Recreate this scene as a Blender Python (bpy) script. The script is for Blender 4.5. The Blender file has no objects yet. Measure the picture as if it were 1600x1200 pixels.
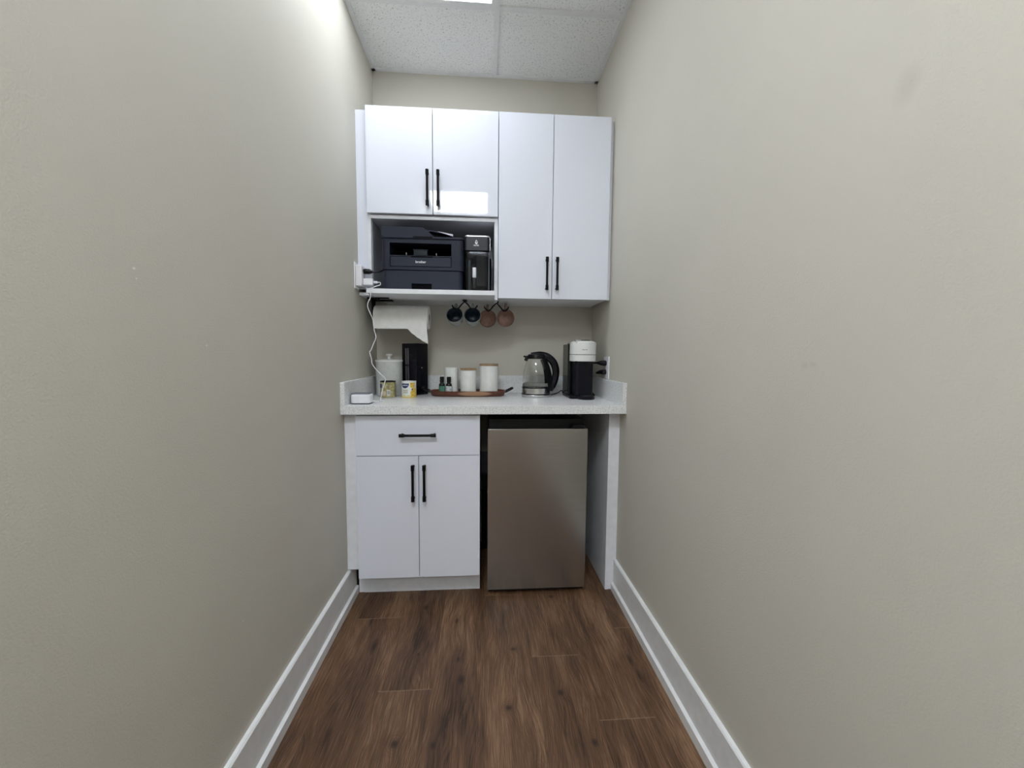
import bpy, bmesh, math, random
from mathutils import Vector, Matrix
R = math.radians
PI = math.pi
random.seed(7)
SC = bpy.context.scene
COL = SC.collection

# ------------------------------------------------------------------ camera
W, H = 1.2594, 2.687           # room width, ceiling height
YF = -5.2                      # front end of the corridor room
cam_loc = Vector((0.6159, -2.3479, 1.1411))
yaw, pitch, roll, fpx = 0.07102, -0.07503, 0.00786, 619.874
f = Vector((math.sin(yaw)*math.cos(pitch), math.cos(yaw)*math.cos(pitch), math.sin(pitch)))
r = Vector((math.cos(yaw), -math.sin(yaw), 0))
u = r.cross(f)
r2 = r*math.cos(roll) + u*math.sin(roll)
u2 = u*math.cos(roll) - r*math.sin(roll)
cd = bpy.data.cameras.new('camera')
cd.sensor_width = 36; cd.lens = fpx/1600*36; cd.clip_start = 0.02
cam = bpy.data.objects.new('camera', cd)
M = Matrix((r2, u2, -f)).transposed().to_4x4(); M.translation = cam_loc
cam.matrix_world = M
COL.objects.link(cam); SC.camera = cam

# ------------------------------------------------------------------ world, exposure, light levels
wd = bpy.data.worlds.new('world'); SC.world = wd; wd.use_nodes = True
wd.node_tree.nodes['Background'].inputs[0].default_value = (0.8, 0.9, 1, 1)
wd.node_tree.nodes['Background'].inputs[1].default_value = 0.0
SC.view_settings.view_transform = 'Standard'
SC.view_settings.look = 'None'
SC.view_settings.gamma = 1
SC.view_settings.use_curve_mapping = False
SC.view_settings.exposure = 1.08
PANEL_POWER = (3.9, 14.5, 14.0)     # alcove panel, panel above the camera, added far panel
PANEL_COLOR = (0.88, 0.94, 1.0)

# ------------------------------------------------------------------ materials
def srgb(*c):
    return tuple(((v/255)/12.92 if v/255 <= .04045 else ((v/255+.055)/1.055)**2.4) for v in c) + (1,)

class NT:
    def __init__(s, name):
        s.m = bpy.data.materials.new(name); s.m.use_nodes = True
        s.t = s.m.node_tree; s.b = s.t.nodes['Principled BSDF']
    def n(s, kind, **k):
        x = s.t.nodes.new(kind)
        for a, v in k.items(): setattr(x, a, v)
        return x
    def l(s, a, b): s.t.links.new(a, b)
    def coord(s, which='Object'):
        return s.n('ShaderNodeTexCoord').outputs[which]
    def mapping(s, src, scale, loc=(0, 0, 0)):
        m = s.n('ShaderNodeMapping'); s.l(src, m.inputs[0])
        m.inputs['Scale'].default_value = scale; m.inputs['Location'].default_value = loc
        return m.outputs[0]
    def noise(s, src, scale, detail=3, rough=.5, dist=0):
        x = s.n('ShaderNodeTexNoise'); s.l(src, x.inputs['Vector'])
        x.inputs['Scale'].default_value = scale; x.inputs['Detail'].default_value = detail
        x.inputs['Roughness'].default_value = rough; x.inputs['Distortion'].default_value = dist
        return x.outputs['Fac']
    def ramp(s, src, stops):
        x = s.n('ShaderNodeValToRGB'); s.l(src, x.inputs[0]); e = x.color_ramp.elements
        while len(e) < len(stops): e.new(.5)
        for i, (p, c) in enumerate(stops):
            e[i].position = p; e[i].color = c if len(c) == 4 else tuple(c)+(1,)
        return x.outputs[0]
    def mix(s, fac, a, b, mode='MIX'):
        x = s.n('ShaderNodeMix', data_type='RGBA', blend_type=mode)
        for sock, v in ((x.inputs[0], fac), (x.inputs[6], a), (x.inputs[7], b)):
            if hasattr(v, 'is_linked') or isinstance(v, bpy.types.NodeSocket): s.l(v, sock)
            elif isinstance(v, (int, float)): sock.default_value = v
            else: sock.default_value = v if len(v) == 4 else tuple(v)+(1,)
        return x.outputs[2]
    def math(s, op, a, b=0.0):
        x = s.n('ShaderNodeMath', operation=op)
        for sock, v in ((x.inputs[0], a), (x.inputs[1], b)):
            if isinstance(v, bpy.types.NodeSocket): s.l(v, sock)
            else: sock.default_value = v
        return x.outputs[0]
    def bump(s, h, strength=.2, dist=.001):
        x = s.n('ShaderNodeBump'); s.l(h, x.inputs['Height'])
        x.inputs['Strength'].default_value = strength; x.inputs['Distance'].default_value = dist
        s.l(x.outputs[0], s.b.inputs['Normal'])
    def spots(s, src, lst, lo=.35, hi=1.0):
        out = None
        for c, sz in lst:
            a = s.n('ShaderNodeVectorMath', operation='SUBTRACT'); s.l(src, a.inputs[0]); a.inputs[1].default_value = c
            b = s.n('ShaderNodeVectorMath', operation='MULTIPLY'); s.l(a.outputs[0], b.inputs[0]); b.inputs[1].default_value = [1/v for v in sz]
            l = s.n('ShaderNodeVectorMath', operation='LENGTH'); s.l(b.outputs[0], l.inputs[0])
            m = s.n('ShaderNodeMapRange'); s.l(l.outputs['Value'], m.inputs[0])
            m.inputs[1].default_value = lo; m.inputs[2].default_value = hi; m.inputs[3].default_value = 1; m.inputs[4].default_value = 0
            out = m.outputs[0] if out is None else s.math('MAXIMUM', out, m.outputs[0])
        return out

def simple(name, col, rough=.5, metal=0, spec=.5, noise=None, bump=None, coat=0, trans=0, ior=1.5, emit=None):
    k = NT(name); b = k.b
    b.inputs['Roughness'].default_value = rough; b.inputs['Metallic'].default_value = metal
    b.inputs['Specular IOR Level'].default_value = spec; b.inputs['IOR'].default_value = ior
    b.inputs['Coat Weight'].default_value = coat; b.inputs['Transmission Weight'].default_value = trans
    co = k.coord()
    sc, amt = noise or (30, .04)
    nz = k.noise(co, sc, 3)
    lo = tuple(v*(1-amt) for v in col[:3]); hi = tuple(min(1, v*(1+amt)) for v in col[:3])
    k.l(k.ramp(nz, [(.3, lo), (.7, hi)]), b.inputs['Base Color'])
    if bump: k.bump(k.noise(co, bump[0], 2), bump[1], bump[2] if len(bump) > 2 else .001)
    if emit:
        b.inputs['Emission Color'].default_value = tuple(emit[0])+(1,); b.inputs['Emission Strength'].default_value = emit[1]
    return k.m

def wall_mat(name, spots_dark=None, specks=None, warm=None):
    k = NT(name); co = k.coord()
    base = k.ramp(k.noise(co, 3, 3), [(.3, (.57, .545, .482)), (.7, (.592, .566, .502))])
    if spots_dark:
        jit = k.n('ShaderNodeVectorMath', operation='ADD'); nn = k.n('ShaderNodeTexNoise'); k.l(co, nn.inputs['Vector']); nn.inputs['Scale'].default_value = 14
        sc = k.n('ShaderNodeVectorMath', operation='SCALE'); k.l(nn.outputs['Color'], sc.inputs[0]); sc.inputs['Scale'].default_value = .018
        k.l(co, jit.inputs[0]); k.l(sc.outputs[0], jit.inputs[1])
        m = k.spots(jit.outputs[0], [((c[0]+.009, c[1]+.009, c[2]+.009), s_) for c, s_ in spots_dark], .3, 1)
        base = k.mix(k.math('MULTIPLY', m, .17), base, (.30, .29, .27, 1))
    if warm:
        base = k.mix(k.math('MULTIPLY', k.spots(co, warm, 0, 1), .12), base, (.5, .36, .26, 1))
    if specks:
        base = k.mix(k.math('MULTIPLY', k.spots(co, specks, .7, 1), .8), base, (.8, .8, .78, 1))
    k.l(base, k.b.inputs['Base Color']); k.b.inputs['Roughness'].default_value = .62
    k.b.inputs['Specular IOR Level'].default_value = .35
    k.bump(k.noise(co, 240, 3, .6), .5, .0014)
    return k.m

M_WALL = wall_mat('wall_paint_greige')
M_WALL_R = wall_mat('wall_paint_greige_right', spots_dark=[((W, -1.752, 1.557), (.05, .027, .034)), ((W, -1.592, 1.122), (.05, .012, .010)), ((W, -1.612, 1.124), (.05, .014, .007))])
M_WALL_L = wall_mat('wall_paint_greige_left', specks=[((0, -1.59, 1.287), (.01, .0035, .0025)), ((0, -1.586, 1.270), (.01, .0018, .0018)), ((0, -1.415, 1.155), (.01, .003, .002)), ((0, -1.33, .452), (.01, .0025, .0025))],
                    warm=[((0, -1.13, .56), (.1, .16, .06))])
M_TRIM = simple('trim_white_paint', (.78, .79, .80), .32, bump=(60, .05))
def gloss_white(name, col=(.765, .79, .885)):
    k = NT(name); co = k.coord()
    k.l(k.ramp(k.noise(co, 2, 2), [(0, col), (1, tuple(v*1.02 for v in col))]), k.b.inputs['Base Color'])
    k.b.inputs['Roughness'].default_value = .035; k.b.inputs['IOR'].default_value = 1.5
    k.bump(k.noise(co, 90, 2, .5), .05, .0006)
    return k.m
M_DOOR = gloss_white('gloss_white_lacquer')
M_CARC = simple('white_melamine', (.80, .815, .86), .35)
M_NICHE = simple('shaded_white_melamine', (.40, .43, .48), .3)  # white melamine with the niche's shade put into the colour
M_BLACK = simple('matte_black_metal', (.003, .003, .004), .48, spec=.16, bump=(200, .05))
M_PLASTIC_BK = simple('black_plastic', (.004, .004, .006), .34, spec=.28)
M_GLOSS_BK = simple('gloss_black_plastic', (.004, .004, .008), .10, spec=.35)
M_PRINTER = simple('charcoal_plastic', (.016, .020, .036), .55, spec=.25, bump=(900, .12, .0004))
M_PRINTER2 = simple('charcoal_plastic_panel', (.019, .024, .042), .52, spec=.25, bump=(900, .12, .0004))
M_DARK = simple('dark_recess', (.002, .002, .004), .7, spec=.1)
M_WHITE_PL = simple('white_plastic', (.80, .80, .84), .3)
M_CERAMIC = simple('white_ceramic', (.78, .79, .77), .28, bump=(80, .05))
M_INK_W = simple('white_print', (.75, .76, .78), .5)
M_INK_G = simple('grey_print', (.10, .10, .10), .5)
M_SILVER = simple('silver_trim', (.72, .74, .78), .2, metal=1)
M_STEEL_K = simple('kettle_steel', (.62, .62, .62), .22, metal=1)
M_WOODLID = simple('bamboo_lid', (.36, .23, .13), .5, noise=(60, .2))
M_PAPER = simple('paper_towel', (.82, .81, .79), .9, bump=(320, .5, .0015))
M_CARD = simple('cardboard_core', (.30, .20, .12), .9)
M_NUTBODY = simple('graphite_gloss_plastic', (.008, .010, .018), .35, spec=.3)

def brushed(name, col, rough=.3):
    k = NT(name); co = k.coord()
    nz = k.noise(k.mapping(co, (6, 6, 420)), 1, 4, .6)
    k.l(k.ramp(nz, [(.3, tuple(v*.94 for v in col)), (.7, tuple(min(1, v*1.05) for v in col))]), k.b.inputs['Base Color'])
    k.b.inputs['Metallic'].default_value = 1; k.b.inputs['Roughness'].default_value = rough
    k.bump(nz, .08, .0004)
    return k.m
M_FRIDGE = brushed('brushed_stainless', (.41, .395, .38), .25)
_t = M_FRIDGE.node_tree; _b = _t.nodes['Principled BSDF']; _g = _t.nodes.new('ShaderNodeTangent'); _g.direction_type = 'RADIAL'; _g.axis = 'Z'
_t.links.new(_g.outputs[0], _b.inputs['Tangent']); _b.inputs['Anisotropic'].default_value = .6; _b.inputs['Anisotropic Rotation'].default_value = .25

def quartz():
    k = NT('speckled_quartz'); co = k.coord()
    v = k.n('ShaderNodeTexVoronoi'); k.l(co, v.inputs['Vector']); v.inputs['Scale'].default_value = 260
    sp = k.ramp(v.outputs['Distance'], [(.20, (.10, .10, .09)), (.34, (1, 1, 1))])
    n2 = k.noise(co, 190, 4, .7)
    base = k.ramp(n2, [(.35, (.66, .67, .67)), (.5, (.80, .81, .82)), (.72, (.88, .89, .90))])
    k.l(k.mix(.55, base, sp, 'MULTIPLY'), k.b.inputs['Base Color'])
    k.b.inputs['Roughness'].default_value = .24; k.b.inputs['Specular IOR Level'].default_value = .28
    return k.m
M_QUARTZ = quartz()

def glass(name, col=(1, 1, 1), rough=0, ior=1.45):
    k = NT(name); co = k.coord()
    k.l(k.ramp(k.noise(co, 5, 2), [(0, tuple(v*.97 for v in col)), (1, col)]), k.b.inputs['Base Color'])
    k.b.inputs['Roughness'].default_value = rough; k.b.inputs['Transmission Weight'].default_value = 1; k.b.inputs['IOR'].default_value = ior
    return k.m
M_GLASS = glass('clear_glass', (.98, .99, .98))
M_WATER = glass('water', (.93, .95, .93), 0, 1.33)
M_JUG = glass('smoky_clear_plastic', (.60, .66, .74), .05, 1.25)

def ceiling_tile():
    k = NT('fissured_ceiling_tile'); co = k.coord()
    a = k.ramp(k.noise(co, 150, 4, .65, .6), [(.36, (.48, .48, .48)), (.43, (.86, .87, .87)), (1, (.90, .91, .91))])
    k.l(a, k.b.inputs['Base Color']); k.b.inputs['Roughness'].default_value = .95
    k.bump(k.noise(co, 150, 4, .65, .6), .5, .002)
    return k.m
M_TILE = ceiling_tile()

KNOTS = [(.359, -.618, .012, .02), (.192, -.848, .012, .045), (.503, -.717, .007, .02), (.538, -1.028, .016, .022), (.357, -1.248, .013, .014), (.471, -1.259, .009, .012),
         (.935, -.571, .012, .012), (.732, -.894, .012, .010), (.701, -.72, .005, .07), (.878, -1.102, .013, .013), (.699, -1.149, .014, .012), (1.166, -.975, .009, .03),
         (1.172, -1.05, .007, .03), (.946, -1.28, .01, .014), (.769, -1.36, .01, .02), (.523, -.933, .007, .014), (.37, -.90, .006, .01), (.14, -.70, .007, .03), (.30, -1.6, .012, .02),
         (.62, -1.75, .012, .02), (.90, -1.65, .014, .02), (1.07, -1.9, .012, .02), (.2, -2.2, .012, .03), (.75, -2.4, .012, .03)]
def floor_mat():
    k = NT('vinyl_plank_wood'); co = k.coord(); uv = k.coord('UV')
    at = k.n('ShaderNodeAttribute', attribute_name='plank'); rnd = at.outputs['Color']
    km = k.spots(co, [((x, y, 0), (sx*1.25, sy*1.25, 1)) for x, y, sx, sy in KNOTS], .2, 1)
    kh = k.spots(co, [((x, y, 0), (sx*3, sy*3.5, 1)) for x, y, sx, sy in KNOTS], 0, 1)
    # grain coordinates: per-plank shift, pushed sideways around the knots
    off = k.n('ShaderNodeVectorMath', operation='SCALE'); k.l(rnd, off.inputs[0]); off.inputs['Scale'].default_value = 7
    ad = k.n('ShaderNodeVectorMath', operation='ADD'); k.l(co, ad.inputs[0]); k.l(off.outputs[0], ad.inputs[1])
    cx = k.n('ShaderNodeCombineXYZ'); k.l(k.math('MULTIPLY', kh, .010), cx.inputs[0])
    ad2 = k.n('ShaderNodeVectorMath', operation='ADD'); k.l(ad.outputs[0], ad2.inputs[0]); k.l(cx.outputs[0], ad2.inputs[1])
    g = ad2.outputs[0]
    broad = k.noise(k.mapping(g, (7, 1.6, 1)), 1, 5, .6, .6)
    grain = k.noise(k.mapping(g, (40, 3.2, 1)), 1, 5, .6, .3)
    fibre = k.noise(k.mapping(g, (480, 11, 1)), 1, 4, .7)
    warp = k.noise(k.mapping(g, (5, 2.2, 1)), 1, 2, .5)
    wc = k.n('ShaderNodeCombineXYZ'); k.l(k.math('MULTIPLY', warp, .16), wc.inputs[0])
    ad3 = k.n('ShaderNodeVectorMath', operation='ADD'); k.l(g, ad3.inputs[0]); k.l(wc.outputs[0], ad3.inputs[1])
    pores = k.noise(k.mapping(ad3.outputs[0], (240, 6, 1)), 1, 4, .65)
    v = k.math('ADD', k.math('ADD', k.math('MULTIPLY', broad, .38), k.math('MULTIPLY', grain, .18)), k.math('ADD', k.math('MULTIPLY', fibre, .36), k.math('MULTIPLY', pores, .30)))
    crack = k.ramp(k.noise(k.mapping(ad3.outputs[0], (210, 4.2, 1), (3, 1, 0)), 1, 5, .7), [(.60, (0, 0, 0)), (.70, (1, 1, 1))])
    lime = k.ramp(k.noise(k.mapping(ad3.outputs[0], (380, 8, 1), (7, 4, 0)), 1, 4, .7), [(.60, (0, 0, 0)), (.72, (1, 1, 1))])
    v = k.math('ADD', v, k.math('MULTIPLY', at.outputs['Fac'], .05))
    col = k.ramp(v, [(.50, (.026, .012, .006)), (.585, (.082, .040, .020)), (.655, (.140, .074, .039)), (.76, (.27, .160, .092))])
    col = k.mix(k.math('MULTIPLY', crack, .60), col, (.022, .011, .007, 1))
    col = k.mix(k.math('MULTIPLY', lime, .38), col, (.33, .22, .14, 1))
    col = k.mix(k.math('MULTIPLY', kh, .35), col, (.09, .045, .025, 1))
    ring = k.math('MULTIPLY', k.math('ADD', k.math('SINE', k.math('ADD', k.math('MULTIPLY', kh, 34), k.math('MULTIPLY', grain, 14))), 1), .5)
    col = k.mix(k.math('MULTIPLY', k.math('MULTIPLY', ring, kh), .55), col, (.05, .024, .013, 1))
    col = k.mix(k.math('MULTIPLY', km, .9), col, (.022, .010, .007, 1))
    # bevel line at plank edges
    sp = k.n('ShaderNodeSeparateXYZ'); k.l(uv, sp.inputs[0])
    e = k.math('LESS_THAN', sp.outputs[1], .0022)
    col = k.mix(k.math('MULTIPLY', e, .55), col, (.34, .24, .17, 1))
    e2 = k.math('LESS_THAN', sp.outputs[0], .0012)
    col = k.mix(k.math('MULTIPLY', e2, .35), col, (.05, .03, .02, 1))
    k.l(col, k.b.inputs['Base Color']); k.b.inputs['Roughness'].default_value = .48
    k.b.inputs['Specular IOR Level'].default_value = .4
    k.bump(fibre, .3, .0010)
    return k.m
M_FLOOR = floor_mat()

def led_mat(power):
    k = NT('led_diffuser'); co = k.coord()
    k.l(k.ramp(k.noise(co, 3, 2), [(0, tuple(v*.985 for v in PANEL_COLOR)), (1, PANEL_COLOR)]), k.b.inputs['Emission Color'])
    k.b.inputs['Emission Strength'].default_value = power; k.b.inputs['Base Color'].default_value = (.9, .9, .9, 1)
    return k.m
M_LED = [led_mat(p) for p in PANEL_POWER]

def tray_wood():
    k = NT('acacia_tray_wood'); co = k.coord()
    g = k.noise(k.mapping(co, (8, 60, 90)), 1, 5, .6, .6)
    col = k.ramp(g, [(.3, (.055, .016, .009)), (.6, (.15, .048, .026)), (.85, (.24, .09, .045))])
    sap = k.spots(co, [((.04, -.085, .016), (.10, .05, .016))], .75, 1.0)
    col = k.mix(sap, col, (.42, .24, .14, 1))
    k.l(col, k.b.inputs['Base Color']); k.b.inputs['Roughness'].default_value = .4
    return k.m
M_TRAY = tray_wood()

def mug_mat(name, c1, c2, c3):
    k = NT(name); co = k.coord()
    k.l(k.ramp(k.noise(co, 40, 4, .7), [(.35, c1), (.5, c2), (.68, c3)]), k.b.inputs['Base Color'])
    k.b.inputs['Roughness'].default_value = .22
    return k.m
M_MUG_BO = mug_mat('pale_grey_blue_glaze', (.20, .24, .24), (.30, .34, .34), (.38, .42, .41))
M_MUG_BI = mug_mat('navy_glaze', (.014, .026, .045), (.024, .042, .068), (.05, .08, .11))
M_MUG_P = mug_mat('dusty_rose_glaze', (.20, .12, .11), (.28, .17, .155), (.40, .27, .23))

def emboss_white():
    k = NT('embossed_white_enamel'); co = k.coord()
    k.l(k.ramp(k.noise(co, 60, 2), [(.3, (.56, .58, .57)), (.7, (.63, .65, .64))]), k.b.inputs['Base Color'])
    v = k.n('ShaderNodeTexVoronoi', feature='DISTANCE_TO_EDGE'); k.l(co, v.inputs['Vector']); v.inputs['Scale'].default_value = 75
    k.bump(v.outputs['Distance'], .5, .002); k.b.inputs['Roughness'].default_value = .35
    return k.m
M_CANIS = emboss_white()

# ------------------------------------------------------------------ mesh helpers
def NB(): return bmesh.new()
def box(bm, x0, x1, y0, y1, z0, z1, bev=0, seg=2):
    t = bmesh.new(); bmesh.ops.create_cube(t, size=1)
    for v in t.verts: v.co = Vector(((x0+x1)/2+v.co.x*(x1-x0), (y0+y1)/2+v.co.y*(y1-y0), (z0+z1)/2+v.co.z*(z1-z0)))
    if bev: bmesh.ops.bevel(t, geom=list(t.edges), offset=bev, segments=seg, profile=.5, affect='EDGES')
    return merge(bm, t)
def merge(bm, t, mat=None):
    if mat is not None: bmesh.ops.transform(t, matrix=mat, verts=t.verts)
    me = bpy.data.meshes.new('tmp'); t.to_mesh(me); t.free(); bm.from_mesh(me); bpy.data.meshes.remove(me)
    return bm
def ring_faces(bm, rings, close=False):
    for a, b in zip(rings, rings[1:] + ([rings[0]] if close else [])):
        n = len(a)
        for i in range(n):
            try: bm.faces.new((a[i], a[(i+1) % n], b[(i+1) % n], b[i]))
            except ValueError: pass
def lathe(bm, prof, c=(0, 0, 0), seg=40, mat=None, closed=False):
    """prof: (radius, z) list; r=0 ends are capped"""
    t = bmesh.new(); rings = []
    for rr, z in prof:
        rr = max(rr, 1e-5)
        rings.append([t.verts.new((rr*math.cos(2*PI*i/seg), rr*math.sin(2*PI*i/seg), z)) for i in range(seg)])
    ring_faces(t, rings, closed)
    bmesh.ops.remove_doubles(t, verts=t.verts, dist=2e-5)
    bmesh.ops.recalc_face_normals(t, faces=t.faces)
    m = Matrix.Translation(Vector(c)) @ (mat or Matrix.Identity(4))
    return merge(bm, t, m)
def spline(pts, n=8):
    P = [Vector(p) for p in pts]; P = [2*P[0]-P[1]] + P + [2*P[-1]-P[-2]]; out = []
    for i in range(1, len(P)-2):
        for k in range(n):
            t = k/n; a, b, c, d = P[i-1:i+3]
            out.append(.5*((2*b)+(c-a)*t+(2*a-5*b+4*c-d)*t*t+(3*b-a-3*c+d)*t**3))
    out.append(P[-2]); return out
def tube(bm, pts, rad, seg=10, smooth=0, flat=1.0):
    P = spline(pts, smooth) if smooth else [Vector(p) for p in pts]
    rads = rad if isinstance(rad, (list, tuple)) else None
    t = bmesh.new(); rings = []; prev = None
    for i, p in enumerate(P):
        d = (P[min(i+1, len(P)-1)] - P[max(i-1, 0)]).normalized()
        if prev is None:
            n = d.cross(Vector((0, 0, 1)))
            if n.length < .1: n = d.cross(Vector((0, 1, 0)))
            n.normalize()
        else: n = (prev - d*prev.dot(d)).normalized()
        prev = n; b = d.cross(n)
        if rads:
            q = i/(len(P)-1)*(len(rads)-1); j = min(int(q), len(rads)-2); rr = rads[j]+(rads[j+1]-rads[j])*(q-j)
        else: rr = rad
        rings.append([t.verts.new(p + n*math.cos(2*PI*k/seg)*rr + b*math.sin(2*PI*k/seg)*rr*flat) for k in range(seg)])
    ring_faces(t, rings)
    t.faces.new(rings[0][::-1]); t.faces.new(rings[-1])
    bmesh.ops.recalc_face_normals(t, faces=t.faces)
    return merge(bm, t)
def prism(bm, poly, a0, a1, axis='z', bev=0, seg=2):
    """poly in the two other axes: z->(x,y), y->(x,z), x->(y,z)"""
    t = bmesh.new()
    def mk(p, a):
        return {'z': (p[0], p[1], a), 'y': (p[0], a, p[1]), 'x': (a, p[0], p[1])}[axis]
    lo = [t.verts.new(mk(p, a0)) for p in poly]; hi = [t.verts.new(mk(p, a1)) for p in poly]
    t.faces.new(lo[::-1]); t.faces.new(hi); ring_faces(t, [lo, hi])
    bmesh.ops.recalc_face_normals(t, faces=t.faces)
    if bev: bmesh.ops.bevel(t, geom=list(t.edges), offset=bev, segments=seg, profile=.5, affect='EDGES')
    return merge(bm, t)
def rrect(x0, x1, y0, y1, rad, seg=6):
    out = []
    for cx, cy, a in ((x1-rad, y1-rad, 0), (x0+rad, y1-rad, 90), (x0+rad, y0+rad, 180), (x1-rad, y0+rad, 270)):
        for i in range(seg+1):
            t = R(a+90*i/seg); out.append((cx+rad*math.cos(t), cy+rad*math.sin(t)))
    return out
WM = {}
def link(o, parent, wm):
    COL.objects.link(o); WM[o.name] = wm
    if parent is not None: o.parent = parent
def part(name, bm, mat, parent=None, smooth=35, world=None):
    """one mesh object; bm is in world coordinates, stored relative to its parent (or to its own base point)"""
    if parent is not None: wm = WM[parent.name]
    else: wm = world or Matrix.Identity(4)
    bmesh.ops.transform(bm, matrix=wm.inverted(), verts=bm.verts)
    if mat in MATS_WORLD: bmesh.ops.transform(bm, matrix=Matrix.Identity(4), verts=bm.verts)
    me = bpy.data.meshes.new(name); bm.to_mesh(me); bm.free()
    me.materials.append(mat)
    me.shade_smooth()
    try: me.set_sharp_from_angle(angle=R(smooth))
    except Exception: pass
    o = bpy.data.objects.new(name, me)
    wn = o.modifiers.new('weighted', 'WEIGHTED_NORMAL'); wn.mode = 'FACE_AREA'; wn.weight = 60; wn.keep_sharp = True
    if parent is None: o.matrix_world = wm
    link(o, parent, wm); return o
MATS_WORLD = set()
def tag(o, label, cat, group=None):
    o['label'] = label; o['category'] = cat
    if group: o['group'] = group
    return o
def thing(name, label, cat, loc, group=None):
    o = bpy.data.objects.new(name, None); o.location = loc; o.empty_display_size = .05
    link(o, None, Matrix.Translation(Vector(loc)))
    return tag(o, label, cat, group)
def struct(name, bm, mat, parent=None, smooth=30):
    o = part(name, bm, mat, parent, smooth)
    if parent is None: o['kind'] = 'structure'
    return o
def text_bm(s, width, pos, thick=.0004, wrap=None, bold=0):
    """lettering in the xz plane facing -y, centred at pos; wrap=(cx,cy,r) bends it round a vertical cylinder"""
    cu = bpy.data.curves.new('t', 'FONT'); cu.body = s; cu.align_x = 'CENTER'; cu.align_y = 'CENTER'; cu.size = 1; cu.offset = bold
    cu.resolution_u = 3
    ob = bpy.data.objects.new('t', cu); me = bpy.data.meshes.new_from_object(ob)
    bm = bmesh.new(); bm.from_mesh(me)
    xs = [v.co.x for v in bm.verts]; ys = [v.co.y for v in bm.verts]
    k = width/(max(xs)-min(xs)); mx = (max(xs)+min(xs))/2; my = (max(ys)+min(ys))/2
    for v in bm.verts: v.co = Vector(((v.co.x-mx)*k, 0, (v.co.y-my)*k))
    for v in bm.verts:
        x, z = v.co.x, v.co.z
        if wrap:
            cx, cy, rr = wrap; a = (pos[0]-cx)/rr + x/rr
            v.co = Vector((cx+rr*math.sin(a), cy-rr*math.cos(a), pos[2]+z))
        else: v.co = Vector((pos[0]+x, pos[1], pos[2]+z))
    bpy.data.objects.remove(ob); bpy.data.curves.remove(cu); bpy.data.meshes.remove(me)
    bmesh.ops.recalc_face_normals(bm, faces=bm.faces)
    return bm
def patch(bm, cx, cy, rr, a0, a1, zlo, zhi, n=16):
    """curved label patch: angles in degrees from -y, zlo/zhi functions of t in 0..1 or numbers"""
    fl = zlo if callable(zlo) else (lambda t: zlo); fh = zhi if callable(zhi) else (lambda t: zhi)
    prev = None
    for i in range(n+1):
        t = i/n; a = R(a0+(a1-a0)*t)
        p = (cx+rr*math.sin(a), cy-rr*math.cos(a))
        v = (bm.verts.new((p[0], p[1], fl(t))), bm.verts.new((p[0], p[1], fh(t))))
        if prev: bm.faces.new((prev[0], v[0], v[1], prev[1]))
        prev = v
    return bm

# ------------------------------------------------------------------ room shell
T = .08
struct('wall_back', box(NB(), -T, W+T, 0, T, 0, H+.1), M_WALL)
struct('wall_left', box(NB(), -T, 0, YF, 0, 0, H+.1), M_WALL_L)
struct('wall_right', box(NB(), W, W+T, YF, 0, 0, H+.1), M_WALL_R)
struct('wall_front', box(NB(), -T, W+T, YF-T, YF, 0, H+.1), M_WALL)

# floor: one mesh of planks running away from the camera, 0.18 m wide
bm = NB(); uvl = bm.loops.layers.uv.new('UVMap'); cl = bm.loops.layers.float_color.new('plank')
ends = {0: -.30, 1: -.68, 2: -1.06, 3: -.20, 4: -.545, 5: -.937, 6: -1.21, 7: -.80}
for c in range(8):
    x0 = max(-.0, -.10+.18*c); x1 = min(W, .08+.18*c)
    y = ends[c]+1.22*2
    while y > YF:
        y0 = max(y-1.22, YF); y1 = min(y, 0)
        if y1 > y0:
            vs = [bm.verts.new(p) for p in ((x0, y0, 0), (x1, y0, 0), (x1, y1, 0), (x0, y1, 0))]
            fc = bm.faces.new(vs); rc = (random.random(), random.random(), random.random(), 1)
            for lp, q in zip(fc.loops, ((0, 1.22-(y-y1)-(y1-y0)), (x1-x0, 0), (x1-x0, 0), (0, 0))):
                lp[cl] = rc
                lp[uvl].uv = (lp.vert.co.x-x0, y-lp.vert.co.y)
        y -= 1.22
struct('floor', bm, M_FLOOR)

# ceiling: lay-in tiles, T-bar grid, wall angle
XC = .672                                    # main runner
rows = [0, -.445, -1.055, -1.665, -2.275, -2.885, -3.495, -4.105, -4.715, YF]
LIGHT_ROWS = (1, 4, 7)                       # rows that carry a light panel in the left bay
bm = NB()
for i in range(len(rows)-1):
    y1, y0 = rows[i], rows[i+1]
    for x0, x1 in ((0, XC), (XC, W)):
        if i in LIGHT_ROWS and x0 == 0: x0, x1 = 0, .055
        box(bm, x0, x1, y0, y1, H+.006, H+.02)
struct('ceiling', bm, M_TILE)
bm = NB(); g = .012
for x in (XC,): box(bm, x-g, x+g, YF, 0, H-.001, H+.006)
for y in rows[1:-1]: box(bm, 0, W, y-g, y+g, H-.0012, H+.006)
for i in LIGHT_ROWS: box(bm, .043, .060, rows[i+1], rows[i], H-.0008, H+.006)
for a in ((0, .02, YF, 0), (W-.02, W, YF, 0), (0, W, -.02, 0), (0, W, YF, YF+.02)): box(bm, *a, H-.003, H+.0055)
struct('trim_1', bm, M_TRIM)
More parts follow.
